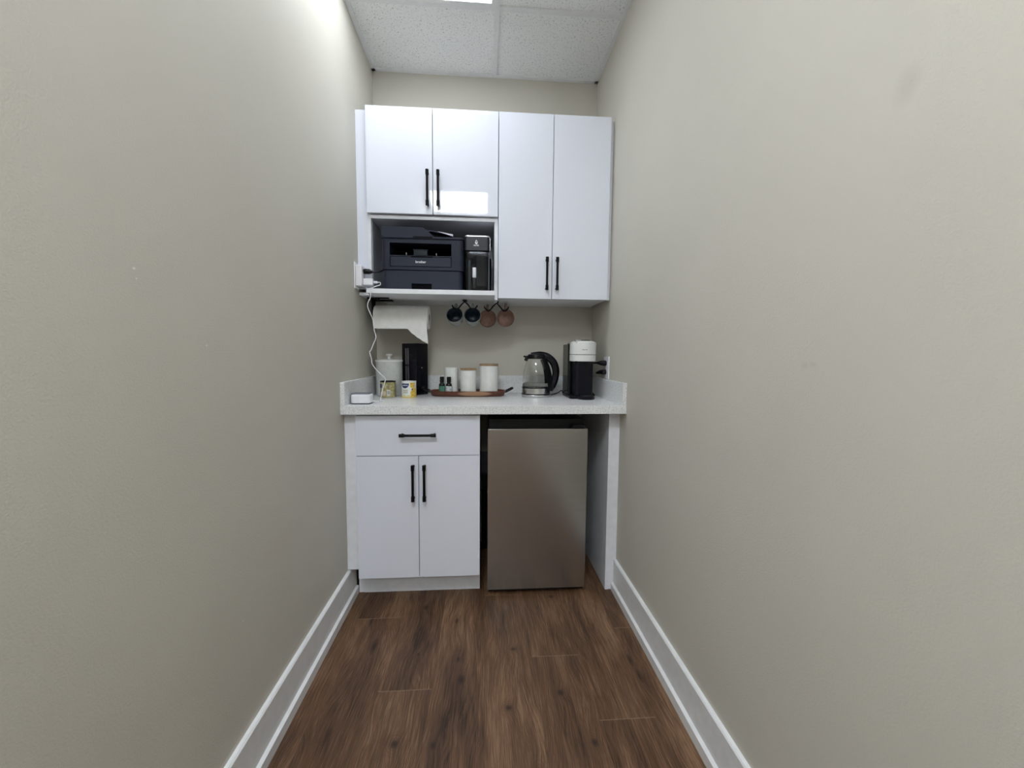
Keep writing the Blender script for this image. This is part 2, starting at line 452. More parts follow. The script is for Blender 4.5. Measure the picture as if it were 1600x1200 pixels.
for i, lab in zip(LIGHT_ROWS, ('square white LED ceiling panel nearest the upper cabinets, cut off by the top edge',
                               'square LED ceiling panel above the camera, mirrored in the upper left cabinet doors',
                               'unseen square white LED ceiling panel added at the far end behind the camera')):  # far panel is unseen, added to light the room from behind
    y1, y0 = rows[i]-g, rows[i+1]+g; x0, x1 = .060, XC-g
    t = thing('ceiling_light', lab, 'ceiling light', ((x0+x1)/2, (y0+y1)/2, H), 'square LED ceiling panels')
    bm = NB(); b_ = .014
    for a in ((x0, x1, y0, y0+b_), (x0, x1, y1-b_, y1), (x0, x0+b_, y0+b_, y1-b_), (x1-b_, x1, y0+b_, y1-b_)): box(bm, *a, H-.001, H+.018)
    part('frame', bm, M_TRIM, t)
    part('diffuser', box(NB(), x0+b_, x1-b_, y0+b_, y1-b_, H+.003, H+.014), M_LED[LIGHT_ROWS.index(i)], t)

# baseboards with a square shoe moulding
def baseboard(name, side, yb):
    bm = NB(); s = 1 if side < 0 else -1; X = 0 if side < 0 else W
    prof = [(0, .0), (.024, 0), (.024, .034), (.014, .040), (.014, .148), (.010, .153), (0, .153)]
    prism(bm, [(X+s*a, z) for a, z in prof], YF, yb, 'y')
    return struct(name, bm, M_TRIM)
baseboard('baseboard_left', -1, -.486)
baseboard('baseboard_right', 1, -.531)

# ------------------------------------------------------------------ cabinet hardware
def bar_handle(parent, a, b, ydoor):
    """black bar pull between points a, b (x,z); stands 30 mm off the door face"""
    bm = NB(); yb = ydoor-.028; A = Vector((a[0], yb, a[1])); B = Vector((b[0], yb, b[1])); d = (B-A).normalized()
    tube(bm, [A, B], .0058, 14)
    for p, s in ((A, 1), (B, -1)):
        tube(bm, [p-d*s*.0015, p+d*s*.022], .0077, 14)
        q = p+d*s*.008
        tube(bm, [q, (q.x, ydoor+.0005, q.z)], .0055, 12)
    return part('handle', bm, M_BLACK, parent)

# ------------------------------------------------------------------ upper cabinets
UY = -.345; UC = UY+.020
t = thing('wall_cabinet', 'gloss white wall cabinet with two short doors above an open printer niche', 'cabinet', (.37, -.17, 1.42))
bm = NB()
box(bm, .052, .067, UC, -.002, 1.443, 2.303); box(bm, .667, .684, UC, -.002, 1.412, 2.303)
box(bm, .067, .667, UC, -.002, 1.795, 1.812); box(bm, .067, .667, UC, -.002, 2.286, 2.303)
part('carcass', bm, M_CARC, t)
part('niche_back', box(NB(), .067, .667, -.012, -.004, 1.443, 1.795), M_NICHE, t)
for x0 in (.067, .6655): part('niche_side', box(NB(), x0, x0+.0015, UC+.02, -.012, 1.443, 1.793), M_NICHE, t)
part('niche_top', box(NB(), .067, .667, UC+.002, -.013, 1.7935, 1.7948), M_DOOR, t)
part('shelf', box(NB(), .067, .6668, -.425, -.002, 1.421, 1.4425, .0008), M_CARC, t)
bm = NB(); box(bm, .001, .052, -.322, -.302, 1.455, 2.295)
part('filler_strip', bm, M_DOOR, t)
bm = NB(); box(bm, .004, .052, -.322, -.20, 1.425, 1.438)
part('bottom_cleat', bm, M_CARC, t)
for x0, x1, hx in ((.0535, .3660, .344), (.3690, .6830, .395)):
    d = part('door', box(NB(), x0, x1, UY, UY+.018, 1.814, 2.306, .0012), M_DOOR, t)
    bar_handle(d, (hx, 1.848), (hx, 2.010), UY)

t = thing('wall_cabinet', 'gloss white tall two-door wall cabinet against the right wall', 'cabinet', (.96, -.17, 1.42))
bm = NB(); box(bm, .686, 1.241, UC, -.002, 1.421, 2.303)
part('carcass', bm, M_CARC, t)
part('filler_strip', box(NB(), 1.2415, 1.2585, -.322, -.302, 1.421, 2.298), M_CARC, t)
for x0, x1, hx in ((.6865, .9530, .926), (.9558, 1.2405, .977)):
    d = part('door', box(NB(), x0, x1, UY, UY+.018, 1.419, 2.306, .0012), M_DOOR, t)
    bar_handle(d, (hx, 1.461), (hx, 1.618), UY)

# ------------------------------------------------------------------ base cabinet
BY = -.58
t = thing('base_cabinet', 'gloss white base cabinet with one drawer over two doors', 'cabinet', (.33, -.29, 0))
bm = NB(); box(bm, .0535, .598, BY+.019, -.03, .12, .872); box(bm, .0535, .598, BY+.09, -.03, .002, .12)
part('carcass', bm, M_CARC, t)
part('toe_kick', box(NB(), .026, .598, -.486, -.474, .001, .121), M_CARC, t)
part('filler_strip', box(NB(), .001, .053, -.564, -.548, .158, .872), M_CARC, t)
for x0, x1, hx in ((.0535, .3240, .303), (.3268, .5985, .353)):
    d = part('door', box(NB(), x0, x1, BY, BY+.018, .121, .684, .0012), M_DOOR, t)
    bar_handle(d, (hx, .487), (hx, .647), BY)
d = part('drawer_front', box(NB(), .0535, .5985, BY, BY+.018, .687, .866, .0012), M_DOOR, t)
bar_handle(d, (.248, .782), (.405, .782), BY)

t = thing('end_panel', 'narrow white end panel and filler under the right end of the countertop', 'panel', (1.23, -.27, 0))
part('panel', box(NB(), 1.206, 1.222, -.531, -.002, .001, .875), M_CARC, t)
part('filler_strip', box(NB(), 1.2225, 1.2585, -.529, -.510, .001, .875), M_CARC, t)

# ------------------------------------------------------------------ countertop
t = thing('countertop', 'speckled light grey quartz countertop spanning the alcove wall to wall', 'countertop', (W/2, -.3, .876))
part('slab', box(NB(), .001, W-.001, -.612, -.001, .876, .914, .0012), M_QUARTZ, t)
part('backsplash', box(NB(), .021, W-.021, -.020, -.001, .9142, 1.015, .001), M_QUARTZ, t)
part('backsplash', box(NB(), .001, .0205, -.611, -.001, .9142, 1.015, .001), M_QUARTZ, t)
part('backsplash', box(NB(), W-.0205, W-.001, -.611, -.001, .9142, 1.015, .001), M_QUARTZ, t)

# ------------------------------------------------------------------ mini fridge
t = thing('mini_fridge', 'compact fridge with a brushed stainless steel door standing under the countertop', 'fridge', (.868, -.28, 0))
part('body', box(NB(), .640, 1.098, -.492, -.07, .02, .835, .004), M_PLASTIC_BK, t)
part('door', box(NB(), .634, 1.102, -.546, -.500, .026, .797, .003), M_FRIDGE, t)
part('gasket', box(NB(), .642, 1.094, -.500, -.4925, .034, .790), M_DARK, t)
part('gap_shade_block', box(NB(), .602, .650, -.10, -.04, .004, .34, .004), M_DARK, t)  # added dark block that blacks out the gap left of the fridge
part('hinge_cover', box(NB(), 1.03, 1.09, -.540, -.4925, .798, .812, .003), M_PLASTIC_BK, t)
part('kick_plate', box(NB(), .640, 1.098, -.520, -.4925, .006, .0255), M_PLASTIC_BK, t)
for x in (.66, 1.08):
    for y in (-.46, -.10): part('foot', lathe(NB(), [(0, .0005), (.014, .0005), (.014, .02), (0, .02)], (x, y, 0), 16), M_PLASTIC_BK, t)
t = thing('wall_outlet', 'dim grey outlet with a bulky plug in the dark gap left of the fridge', 'outlet', (.625, -.003, .40))
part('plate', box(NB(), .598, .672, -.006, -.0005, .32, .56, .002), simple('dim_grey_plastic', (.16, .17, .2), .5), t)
part('plug', box(NB(), .605, .652, -.045, -.0065, .34, .43, .005), M_PLASTIC_BK, t)

# ------------------------------------------------------------------ printer
PY0, PY1 = -.40, -.018
px0, px1 = .132, .5185
t = thing('printer', 'charcoal multifunction laser printer with a document feeder in the open niche', 'printer', (.33, -.2, 1.4425)); PRINTER = t
def plan(x0, x1, y0, y1, rr=.022, notch=None):
    o = [(x1, y1), (x0, y1)]
    for i in range(7): a = R(180+90*i/6); o.append((x0+rr+rr*math.cos(a), y0+rr+rr*math.sin(a)))
    if notch: o += [(notch[0], y0), (notch[0], y0+notch[2]), (notch[1], y0+notch[2]), (notch[1], y0)]
    for i in range(7): a = R(270+90*i/6); o.append((x1-rr+rr*math.cos(a), y0+rr+rr*math.sin(a)))
    return o
bm = NB()
prism(bm, plan(px0, px1, PY0, PY1), 1.661, 1.679)
prism(bm, plan(px0, px1, PY0, PY1, notch=(.171, .460, .2)), 1.6035, 1.661)
prism(bm, plan(px0, px1, PY0, PY1, notch=(.171, .461, .006)), 1.5505, 1.5990)
prism(bm, plan(px0, px1, PY0, PY1), 1.5990, 1.6035)
prism(bm, plan(px0, px1, PY0, PY1), 1.537, 1.5505)
part('body', bm, M_PRINTER, t)
bm = NB(); box(bm, .171, .460, PY0+.196, PY0+.1995, 1.604, 1.6605); box(bm, .172, .459, PY0+.01, PY0+.195, 1.6036, 1.606)
part('output_opening', bm, M_DARK, t)
part('front_cover', box(NB(), .1745, .4575, PY0-.0002, PY0+.0055, 1.5530, 1.5965, .0012), M_PRINTER2, t)
part('seam', box(NB(), .1712, .4608, PY0+.0056, PY0+.006, 1.5507, 1.5988), M_DARK, t)
bm = NB(); box(bm, .283, .347, PY0-.002, PY0+.03, 1.602, 1.628, .002)
part('paper_stopper', bm, simple('teal_black_plastic', (.008, .014, .018), .45, spec=.2), t)
part('stopper_edge', box(NB(), .280, .350, PY0-.003, PY0+.004, 1.6285, 1.6315, .001), M_PRINTER2, t)
for x in (.248, .389): part('paper_guide', box(NB(), x-.0015, x+.0015, PY0, PY0+.012, 1.606, 1.617, .0005), simple('light_grey_plastic', (.35, .36, .4), .4), t)
part('cover_grip', box(NB(), .270, .372, PY0-.001, PY0+.002, 1.5945, 1.601), M_DARK, t)
bm = text_bm('brother', .049, (.316, PY0-.0012, 1.5745), bold=.02); part('lettering', bm, M_INK_W, t)
bm = NB()
gx0, gx1 = .270, .366
prism(bm, plan(px0+.004, px1-.006, PY0+.003, PY1, notch=(gx0, gx1, .018)), 1.4445, 1.474)
prism(bm, plan(px0+.004, px1-.006, PY0+.003, PY1), 1.474, 1.5335)
dr = part('paper_tray', bm, M_PRINTER2, t)
part('tray_grip', box(NB(), gx0, gx1, PY0+.018, PY0+.0205, 1.4446, 1.4718), M_DARK, dr)
bm = NB(); prism(bm, plan(px0-.001, px1+.003, PY0-.004, PY1), 1.6815, 1.691, bev=.0015, seg=1)
part('scanner_lid', bm, M_PRINTER, t)
bm = NB(); prism(bm, [(px0, 1.691), (px0, 1.732), (px0+.005, 1.737), (.323, 1.737), (.338, 1.729), (.382, 1.691)], PY0+.006, PY1-.05, 'y', bev=.0012, seg=1)
fd = part('document_feeder', bm, M_PRINTER, t)
part('feeder_grip', box(NB(), .281, .372, PY0-.0055, PY0+.004, 1.6855, 1.691, .0005), M_DARK, fd)
bm = NB(); prism(bm, [(.345, 1.7305), (.365, 1.731), (.462, 1.713), (.462, 1.709), (.365, 1.726), (.345, 1.726)], PY0+.03, PY1-.08, 'y')
tr = part('input_tray', bm, M_PRINTER2, t)
bm = NB(); prism(bm, [(.395, 1.7262), (.466, 1.7135), (.466, 1.7045), (.395, 1.7245)], PY0+.026, PY0+.0295, 'y')
part('tray_edge', bm, simple('edge_highlight_grey', (.55, .58, .66), .3), tr)  # pale strip paints the highlight along the input tray
bm = NB(); prism(bm, [(.385, 1.6915), (.352, 1.722), (.43, 1.716), (.45, 1.6915)], PY0+.05, PY1-.09, 'y')
part('feeder_slot', bm, M_DARK, fd)

# ------------------------------------------------------------------ nut milk machine
t = thing('milk_machine', 'slim black plant milk machine with a droplet logo and clear jug beside the printer', 'appliance', (.581, -.3, 1.4425))
ny0, ny1 = -.402, -.20
bm = NB(); prism(bm, rrect(.521, .642, ny0, ny1, .012), 1.634, 1.697, bev=.001, seg=1)
part('head', bm, M_NUTBODY, t)
part('lid', (lambda b: prism(b, rrect(.522, .641, ny0+.001, ny1-.004, .012), 1.6975, 1.7045, bev=.002, seg=2))(NB()), M_SILVER, t)
part('rear_cap', box(NB(), .528, .655, -.30, -.19, 1.705, 1.716, .003), M_PLASTIC_BK, t)
bm = NB(); prism(bm, rrect(.545, .652, -.25, -.10, .01), 1.4435, 1.6335); part('tower', bm, M_PLASTIC_BK, t)
part('side_trim', box(NB(), .6425, .6455, ny0+.004, ny0+.02, 1.634, 1.697, .001), M_SILVER, t)
bm = NB()
prism(bm, rrect(.523, .642, ny0+.002, -.262, .016), 1.4440, 1.448); 
o_ = rrect(.523, .642, ny0+.002, -.262, .016); i_ = rrect(.5265, .6385, ny0+.0055, -.2655, .013)
tb = bmesh.new(); rg = [[tb.verts.new((p[0], p[1], z)) for p in pl] for pl, z in ((o_, 1.448), (o_, 1.628), (i_, 1.628), (i_, 1.448))]
ring_faces(tb, rg, True); bmesh.ops.recalc_face_normals(tb, faces=tb.faces); merge(bm, tb)
jg = part('jug', bm, M_JUG, t)
bm = NB(); prism(bm, rrect(.566, .634, -.385, -.285, .02), 1.470, 1.612); part('filter', bm, M_DARK, jg)
part('jug_lid', (lambda b: prism(b, rrect(.524, .641, ny0+.003, -.263, .015), 1.6285, 1.6335))(NB()), M_DARK, jg)
bm = NB(); box(bm, .5600, .5790, ny0-.026, ny0-.012, 1.500, 1.550, .004); box(bm, .5615, .5775, ny0-.020, ny0+.003, 1.538, 1.548, .002)
h = part('jug_handle', bm, simple('satin_silver', (.42, .43, .47), .45, metal=.8), jg)
bm = NB(); box(bm, .5605, .5785, ny0-.027, ny0-.011, 1.449, 1.499, .004); box(bm, .5615, .5775, ny0-.020, ny0+.003, 1.455, 1.468, .002)
part('handle_grip', bm, M_PLASTIC_BK, jg)
bm = NB(); cx_, cz_ = .5785, 1.6745
pts = []
for i in range(28):
    a = 2*PI*i/28; q = .5-.5*math.cos(a)
    pts.append((cx_+.0082*math.sin(a)*math.sin(a/2)**1.0, cz_-.001+.0105*math.cos(a)))
inn = [(cx_+(p[0]-cx_)*.42, cz_+.001+(p[1]-cz_)*.42) for p in pts]
vo = [bm.verts.new((p[0], ny0-.0006, p[1])) for p in pts]; vi = [bm.verts.new((p[0], ny0-.0006, p[1])) for p in inn]
for i in range(28):
    j = (i+1) % 28
    try: bm.faces.new((vo[i], vo[j], vi[j], vi[i]))
    except ValueError: pass
part('droplet_logo', bm, M_INK_W, t)
part('lettering', text_bm('NUTR', .025, (cx_, ny0-.0006, 1.6575), bold=.03), M_INK_W, t)

# ------------------------------------------------------------------ left outlet, adapter, charger, cables
t = thing('wall_outlet', 'white wall outlet plate on the left wall beside the shelf end', 'outlet', (0, -.36, 1.51))
part('plate', box(NB(), .0005, .006, -.388, -.328, 1.448, 1.572, .002), M_WHITE_PL, t)
t = thing('outlet_adapter', 'chunky white multi-outlet adapter plugged into the left wall outlet', 'adapter', (.02, -.36, 1.51))
part('body', box(NB(), .0065, .037, -.388, -.326, 1.459, 1.558, .006), M_WHITE_PL, t)
part('socket', box(NB(), .0372, .0378, -.370, -.340, 1.500, 1.525), simple('socket_grey', (.5, .5, .53), .4), t)
bm = NB(); tube(bm, [(.0375, -.358, 1.533), (.045, -.358, 1.533), (.066, -.358, 1.532), (.078, -.358, 1.531)], [.0115, .013, .012, .006], 14)
plug_bm = bm
bm = NB(); tube(bm, [(.077, -.358, 1.531), (.095, -.355, 1.530), (.113, -.345, 1.537), (.124, -.30, 1.553), (.127, -.2, 1.57), (.128, -.06, 1.56)], .0032, 8, 8)
pc = part('power_cord', bm, M_PLASTIC_BK, PRINTER)
part('plug', plug_bm, M_PLASTIC_BK, pc)
t = thing('usb_charger', 'small white cube charger plugged into the adapter above the shelf end', 'charger', (.06, -.36, 1.48))
part('body', box(NB(), .0378, .083, -.372, -.340, 1.466, 1.498, .004), M_WHITE_PL, t)
t = thing('charging_cable', 'thin white charging cable hanging from the charger down to the countertop', 'cable', (.10, -.40, 1.48))
bm = NB(); box(bm, .0835, .103, -.362, -.350, 1.477, 1.488, .002); part('plug', bm, M_WHITE_PL, t)
bm = NB(); tube(bm, [(.102, -.356, 1.482), (.118, -.375, 1.479), (.128, -.41, 1.462), (.112, -.434, 1.450), (.094, -.445, 1.435), (.092, -.447, 1.40), (.080, -.45, 1.368), (.082, -.45, 1.345), (.098, -.44, 1.30), (.102, -.44, 1.27), (.105, -.44, 1.245), (.112, -.44, 1.215),
                     (.100, -.44, 1.185), (.088, -.44, 1.155), (.082, -.44, 1.145), (.090, -.44, 1.11), (.092, -.44, 1.09), (.112, -.42, 1.055), (.141, -.40, 1.020), (.140, -.40, 1.005), (.129, -.405, .965), (.122, -.41, .928), (.121, -.415, .9165), (.135, -.42, .9165), (.145, -.44, .9165), (.14, -.47, .9165), (.128, -.50, .920), (.114, -.515, .925)], .0021, 8, 6)
part('cable', bm, M_WHITE_PL, t)

# ------------------------------------------------------------------ small white device
t = thing('smart_speaker', 'small white rounded electronic device at the left end of the countertop', 'speaker', (.068, -.527, .914))
bm = NB(); prism(bm, rrect(.027, .113, -.562, -.495, .016), .9175, .957, bev=.006, seg=3); part('shell', bm, M_WHITE_PL, t)
bm = NB(); prism(bm, rrect(.029, .111, -.559, -.499, .014), .9143, .9180); part('foot', bm, M_PLASTIC_BK, t)  # black slab standing in for the shadow gap under the shell
bm = NB(); prism(bm, rrect(.0225, .106, -.545, -.487, .016), .9175, .961, bev=.006, seg=3); part('rear_shell', bm, simple('slate_grey_plastic', (.14, .15, .2), .4), t)

# ------------------------------------------------------------------ paper towel
TY, TZ, TR = -.185, 1.3315, .0615
t = thing('paper_towel_holder', 'black under-shelf paper towel holder arm by the left wall', 'holder', (.05, TY, 1.42))
bm = NB(); box(bm, .030, .040, TY-.022, TY+.022, TZ-.01, 1.4205, .002); part('arm', bm, M_BLACK, t)
bm = NB(); box(bm, .040, .135, TY-.10, TY-.08, 1.4145, 1.4205, .001); box(bm, .030, .135, TY-.022, TY+.022, 1.4155, 1.4205, .001); box(bm, .030, .045, TY-.10, TY+.02, 1.4145, 1.4205, .001); part('mounting_plate', bm, M_BLACK, t)
part('knob', lathe(NB(), [(0, 1.407), (.004, 1.407), (.004, 1.4143), (0, 1.4143)], (.085, TY-.09, 0), 12), M_BLACK, t)
bm = NB(); tube(bm, [(.040, TY, TZ), (.318, TY, TZ)], .006, 14); tube(bm, [(.3180, TY, TZ), (.3225, TY, TZ)], .0165, 20); part('rod', bm, M_BLACK, t)
t = thing('paper_towel_roll', 'white paper towel roll under the shelf with a torn sheet hanging', 'paper towel', (.19, TY, TZ))
rx = Matrix.Rotation(R(90), 4, 'Y')
bm = lathe(NB(), [(.0185, .046), (TR-.002, .046), (TR, .048), (TR, .323), (TR-.002, .325), (.0185, .325)], (0, TY, TZ), 56, rx, closed=True); part('roll', bm, M_PAPER, t)
bm = lathe(NB(), [(.0182, .0465), (.0182, .3245), (.0172, .3245), (.0172, .0465)], (0, TY, TZ), 32, rx, closed=True); part('core', bm, M_CARD, t)
bm = NB(); cols = []
nx, nz = 60, 18
for i in range(nx+1):
    x = .050 + (.318-.050)*i/nx; s = max(0, (x-.222)/.096)
    zb = 1.268 - .078*(s**.82) + .0015*math.sin(s*23)
    col = []
    for j in range(nz+1):
        z = 1.345 + (zb-1.345)*j/nz; q = max(0, 1.29-z)
        y = TY-math.sqrt(max(0, (TR+.0012)**2-(z-TZ)**2)) if z > TZ else TY-TR-.0012
        y += 0 + .0015*math.sin(x*90)*min(1, q*20)
        xx = x + .35*q*s*s*.25
        col.append(bm.verts.new((xx, y, z)))
    cols.append(col)
for a, b in zip(cols, cols[1:]):
    for j in range(nz): bm.faces.new((a[j], b[j], b[j+1], a[j+1]))
bmesh.ops.recalc_face_normals(bm, faces=bm.faces); bmesh.ops.solidify(bm, geom=list(bm.faces), thickness=.0006)
part('hanging_sheet', bm, M_PAPER, t, 60)

# ------------------------------------------------------------------ mug hooks and mugs
def mug_hook(x, y, lab):
    t = thing('mug_hook', lab, 'hook', (x, y, 1.42), 'black hooks under the shelf')
    part('mount', (lambda b: (box(b, x-.012, x+.012, y-.035, y+.035, 1.4175, 1.4205, .001), tube(b, [(x, y-.02, 1.418), (x, y-.02, 1.408)], .0055, 12), b)[2])(NB()), M_BLACK, t)
    for s in (-1, 1):
        bm = NB()
        for dy, dz in ((-.026, 0), (-.010, .006)):
            tube(bm, [(x, y+dy, 1.411+dz*.3), (x+s*.018, y+dy, 1.392+dz), (x+s*.034, y+dy, 1.373+dz), (x+s*.046, y+dy, 1.369+dz), (x+s*.058, y+dy, 1.378+dz), (x+s*.066, y+dy, 1.390+dz)], .0026, 8, 5)
        part('hook', bm, M_BLACK, t)
mug_hook(.5155, -.225, 'black under-shelf double hook holding the two blue-grey mugs')
mug_hook(.682, -.185, 'black under-shelf double hook holding the two dusty pink mugs')
def mug(center, axis, rad, depth, mo, mi, lab, hand=None):
    """center of the mouth; axis points out of the mouth; handle points up"""
    t = thing('mug', lab, 'mug', center, 'mugs hanging from the hooks')
    a = Vector(axis).normalized(); up = Vector(hand or (0, 0, 1)); up = (up-a*up.dot(a)).normalized(); s = a.cross(up)
    m = Matrix((up, s, a)).transposed().to_4x4(); m.translation = Vector(center)
    w = .0035; d = depth
    out = [(0, -d), (rad*.62, -d), (rad*.70, -d+.003), (rad*.80, -d+.014), (rad*.90, -d*.55), (rad*.97, -d*.25), (rad, -.001), (rad-w*.5, .0008), (rad-w*.9, -.0006)]
    inn = [(rad-w, -.0008), (rad*.97-w, -d*.25), (rad*.90-w, -d*.55), (rad*.80-w, -d+.018), (rad*.66-w, -d+.008), (0, -d+.006)]
    b = lathe(NB(), out, seg=48); bmesh.ops.transform(b, matrix=m, verts=b.verts); part('body', b, mo, t, 60)
    b = lathe(NB(), inn, seg=48); bmesh.ops.transform(b, matrix=m, verts=b.verts)
    bmesh.ops.reverse_faces(b, faces=b.faces); part('inside', b, mi, t, 60)
    b = NB(); tube(b, [(rad*.93, 0, -.012), (rad+.014, 0, -.012), (rad+.025, 0, -.022), (rad+.027, 0, -.038), (rad+.016, 0, -.055), (rad*.84, 0, -.060)], .0066, 12, 7, 1.35)
    bmesh.ops.transform(b, matrix=m, verts=b.verts); part('handle', b, mo, t, 60)
mug((.4625, -.240, 1.344), (-.10, -.90, .36), .0445, .078, M_MUG_BO, M_MUG_BI, 'blue-grey mug with a navy inside, hanging leftmost under the shelf')
mug((.5555, -.240, 1.344), (.0, -.91, .34), .0445, .078, M_MUG_BO, M_MUG_BI, 'blue-grey mug with a navy inside, hanging next to a pink mug')
M_MUG_PI = mug_mat('light_rose_glaze', (.30, .19, .16), (.40, .26, .22), (.50, .35, .29))
mug((.6365, -.165, 1.333), (.06, -1, .06), .0478, .070, M_MUG_P, M_MUG_PI, 'dusty pink mug hanging beside the blue-grey mugs')
mug((.7330, -.180, 1.336), (-.02, -1, .02), .0478, .070, M_MUG_P, M_MUG_PI, 'dusty pink mug hanging rightmost under the wall cabinets')

# ------------------------------------------------------------------ canister, black box, cans
ZC = .9142
c = (.103, -.150); t = thing('canister', 'white embossed lidded canister in the left corner of the countertop', 'canister', (c[0], c[1], ZC))
part('body', lathe(NB(), [(0, ZC), (.066, ZC), (.069, ZC+.004), (.069, 1.094), (.066, 1.094), (.066, .92), (0, .92)], (c[0], c[1], 0), 48), M_CANIS, t)
ld = part('lid', lathe(NB(), [(0, 1.0945), (.0705, 1.0945), (.0715, 1.097), (.0715, 1.102), (.069, 1.105), (.035, 1.109), (0, 1.110)], (c[0], c[1], 0), 48), M_CERAMIC, t)
part('knob', lathe(NB(), [(0, 1.109), (.009, 1.109), (.007, 1.118), (.009, 1.124), (.017, 1.130), (.017, 1.135), (.008, 1.138), (0, 1.138)], (c[0], c[1], 0), 24), M_CERAMIC, ld)

t = thing('storage_box', 'tall glossy black box standing behind the white and yellow can', 'box', (.245, -.1, ZC))
ang = R(37); ca, sa = math.cos(ang), math.sin(ang); K = Vector((.2515, -.168)); S1, S2 = .112, .086
e1 = Vector((-ca, sa)); e2 = Vector((sa, ca))      # left face runs along e1, right face along e2
bm = NB(); pl = [K, K+e2*S2, K+e2*S2+e1*S1, K+e1*S1]
prism(bm, [tuple(p) for p in pl], ZC, 1.196, bev=.002, seg=2); part('body', bm, M_GLOSS_BK, t)
n1 = Vector((-sa, -ca))                            # outward normal of the left face
bm = NB()
for q0, q1 in ((.50, .60), (.66, .74)):
    A = K+e1*S1*q0+n1*.0002; B = K+e1*S1*q1+n1*.0002
    for z0, z1 in ((.930, 1.073), (1.079, 1.170)): prism(bm, [tuple(A), tuple(B), tuple(B+n1*.003), tuple(A+n1*.003)], z0, z1, bev=.0008, seg=1)
part('reflection_strip', bm, simple('plum_reflection', (.11, .09, .10), .15), t)  # plum strips paint the reflections on the glossy left face
n2 = Vector((ca, -sa)); P0 = K+e2*S2*.45+n2*.001
part('button', lathe(NB(), [(0, 0), (.004, 0), (.003, .002), (0, .0025)], (P0.x, P0.y, 1.063), 16, Matrix.Rotation(math.atan2(n2.y, n2.x), 4, 'Z') @ Matrix.Rotation(R(90), 4, 'Y')), M_SILVER, t)

def can(cx, cy, rr, h, name_mat, lab):
    t = thing('tin_can', lab, 'can', (cx, cy, ZC), 'small tins on the counter')
    b = lathe(NB(), [(0, ZC), (rr-.002, ZC), (rr, ZC+.002), (rr, ZC+h-.004), (rr-.0015, ZC+h), (rr-.004, ZC+h), (rr-.004, ZC+h-.003), (0, ZC+h-.003)], (cx, cy, 0), 44)
    part('body', b, name_mat, t); return t
def printed(name, c1, c2, c3, sc=60):
    k = NT(name); co = k.coord()
    k.l(k.ramp(k.noise(co, sc, 3, .6), [(.36, c1), (.5, c2), (.64, c3)]), k.b.inputs['Base Color']); k.b.inputs['Roughness'].default_value = .3
    return k.m
M_NAVY = simple('navy_print', (.02, .035, .12), .35)
M_YEL = printed('yellow_floral_print', (.55, .33, .02), (.72, .48, .05), (.75, .58, .22), 110)
cx, cy, rr, h = .121, -.262, .0385, .083
t = can(cx, cy, rr, h, printed('olive_cream_print', (.26, .23, .08), (.40, .36, .17), (.50, .46, .30), 70), 'small tin turned to its barcode side, in front of the white canister')
part('rim', lathe(NB(), [(rr-.0045, ZC+h-.004), (rr+.0008, ZC+h-.004), (rr+.0008, ZC+h+.0015), (rr-.0045, ZC+h+.0015)], (cx, cy, 0), 44, closed=True), M_PLASTIC_BK, t)
part('barcode_panel', patch(NB(), cx, cy, rr+.0003, 6, 28, ZC+.012, ZC+.040, 8), M_INK_W, t)
bm = NB()
for i in range(9): patch(bm, cx, cy, rr+.0006, 9+1.9*i, 10+1.9*i, ZC+.017, ZC+.036, 2)
part('barcode', bm, simple('slate_print', (.05, .055, .10), .5), t)
part('text_panel', patch(NB(), cx, cy, rr+.0003, 2, 26, ZC+.046, ZC+.062, 8), simple('tan_print', (.30, .22, .13), .5), t)
part('navy_badge', patch(NB(), cx, cy, rr+.0004, -75, -35, lambda q: ZC+.050, lambda q: ZC+.070, 8), M_NAVY, t)
part('cream_panel', patch(NB(), cx, cy, rr+.0003, -35, -4, ZC+.012, ZC+.034, 8), simple('cream_print', (.62, .50, .40), .5), t)

cx, cy, rr, h = .2275, -.262, .0375, .083
t = can(cx, cy, rr, h, simple('white_label_print', (.78, .78, .76), .3), 'white tin with a navy badge and yellow print, in front of the black box')
part('rim', lathe(NB(), [(rr-.0045, ZC+h-.004), (rr+.0006, ZC+h-.004), (rr+.0006, ZC+h+.001), (rr-.0045, ZC+h+.001)], (cx, cy, 0), 44, closed=True), M_CERAMIC, t)
part('base_rim', lathe(NB(), [(0, ZC+.0002), (rr+.0008, ZC+.0002), (rr+.0008, ZC+.004), (0, ZC+.004)], (cx, cy, 0), 44), M_YEL, t)
part('navy_badge', patch(NB(), cx, cy, rr+.0004, -55, 12, lambda q: ZC+.073-.024*math.sqrt(max(0, 1-(2*q-1)**2)), ZC+.0735, 24), M_NAVY, t)
part('lettering', text_bm('twings', .029, (cx-.0135, 0, ZC+.0635), wrap=(cx, cy, rr+.0008), bold=.02), M_INK_W, t)
part('yellow_print', patch(NB(), cx, cy, rr+.0004, 22, 88, lambda q: ZC+.005, lambda q: ZC+.030+.022*math.sin(q*3.1), 16), M_YEL, t)
part('yellow_print', patch(NB(), cx, cy, rr+.0003, 20, 60, lambda q: ZC+.058-.01*math.sin(q*3.1), lambda q: ZC+.0775, 16), M_YEL, t)
part('yellow_print', patch(NB(), cx, cy, rr+.0003, -70, 22, lambda q: ZC+.004, lambda q: ZC+.013+.003*math.sin(q*17), 24), printed('pale_yellow_print', (.65, .55, .2), (.75, .7, .4), (.8, .78, .6), 120), t)
part('text_lines', (lambda b: [patch(b, cx, cy, rr+.0005, -38, 2, ZC+z, ZC+z+.0022, 8) for z in (.024, .029, .034, .039)] and b)(NB()), simple('olive_text', (.38, .36, .22), .5), t)
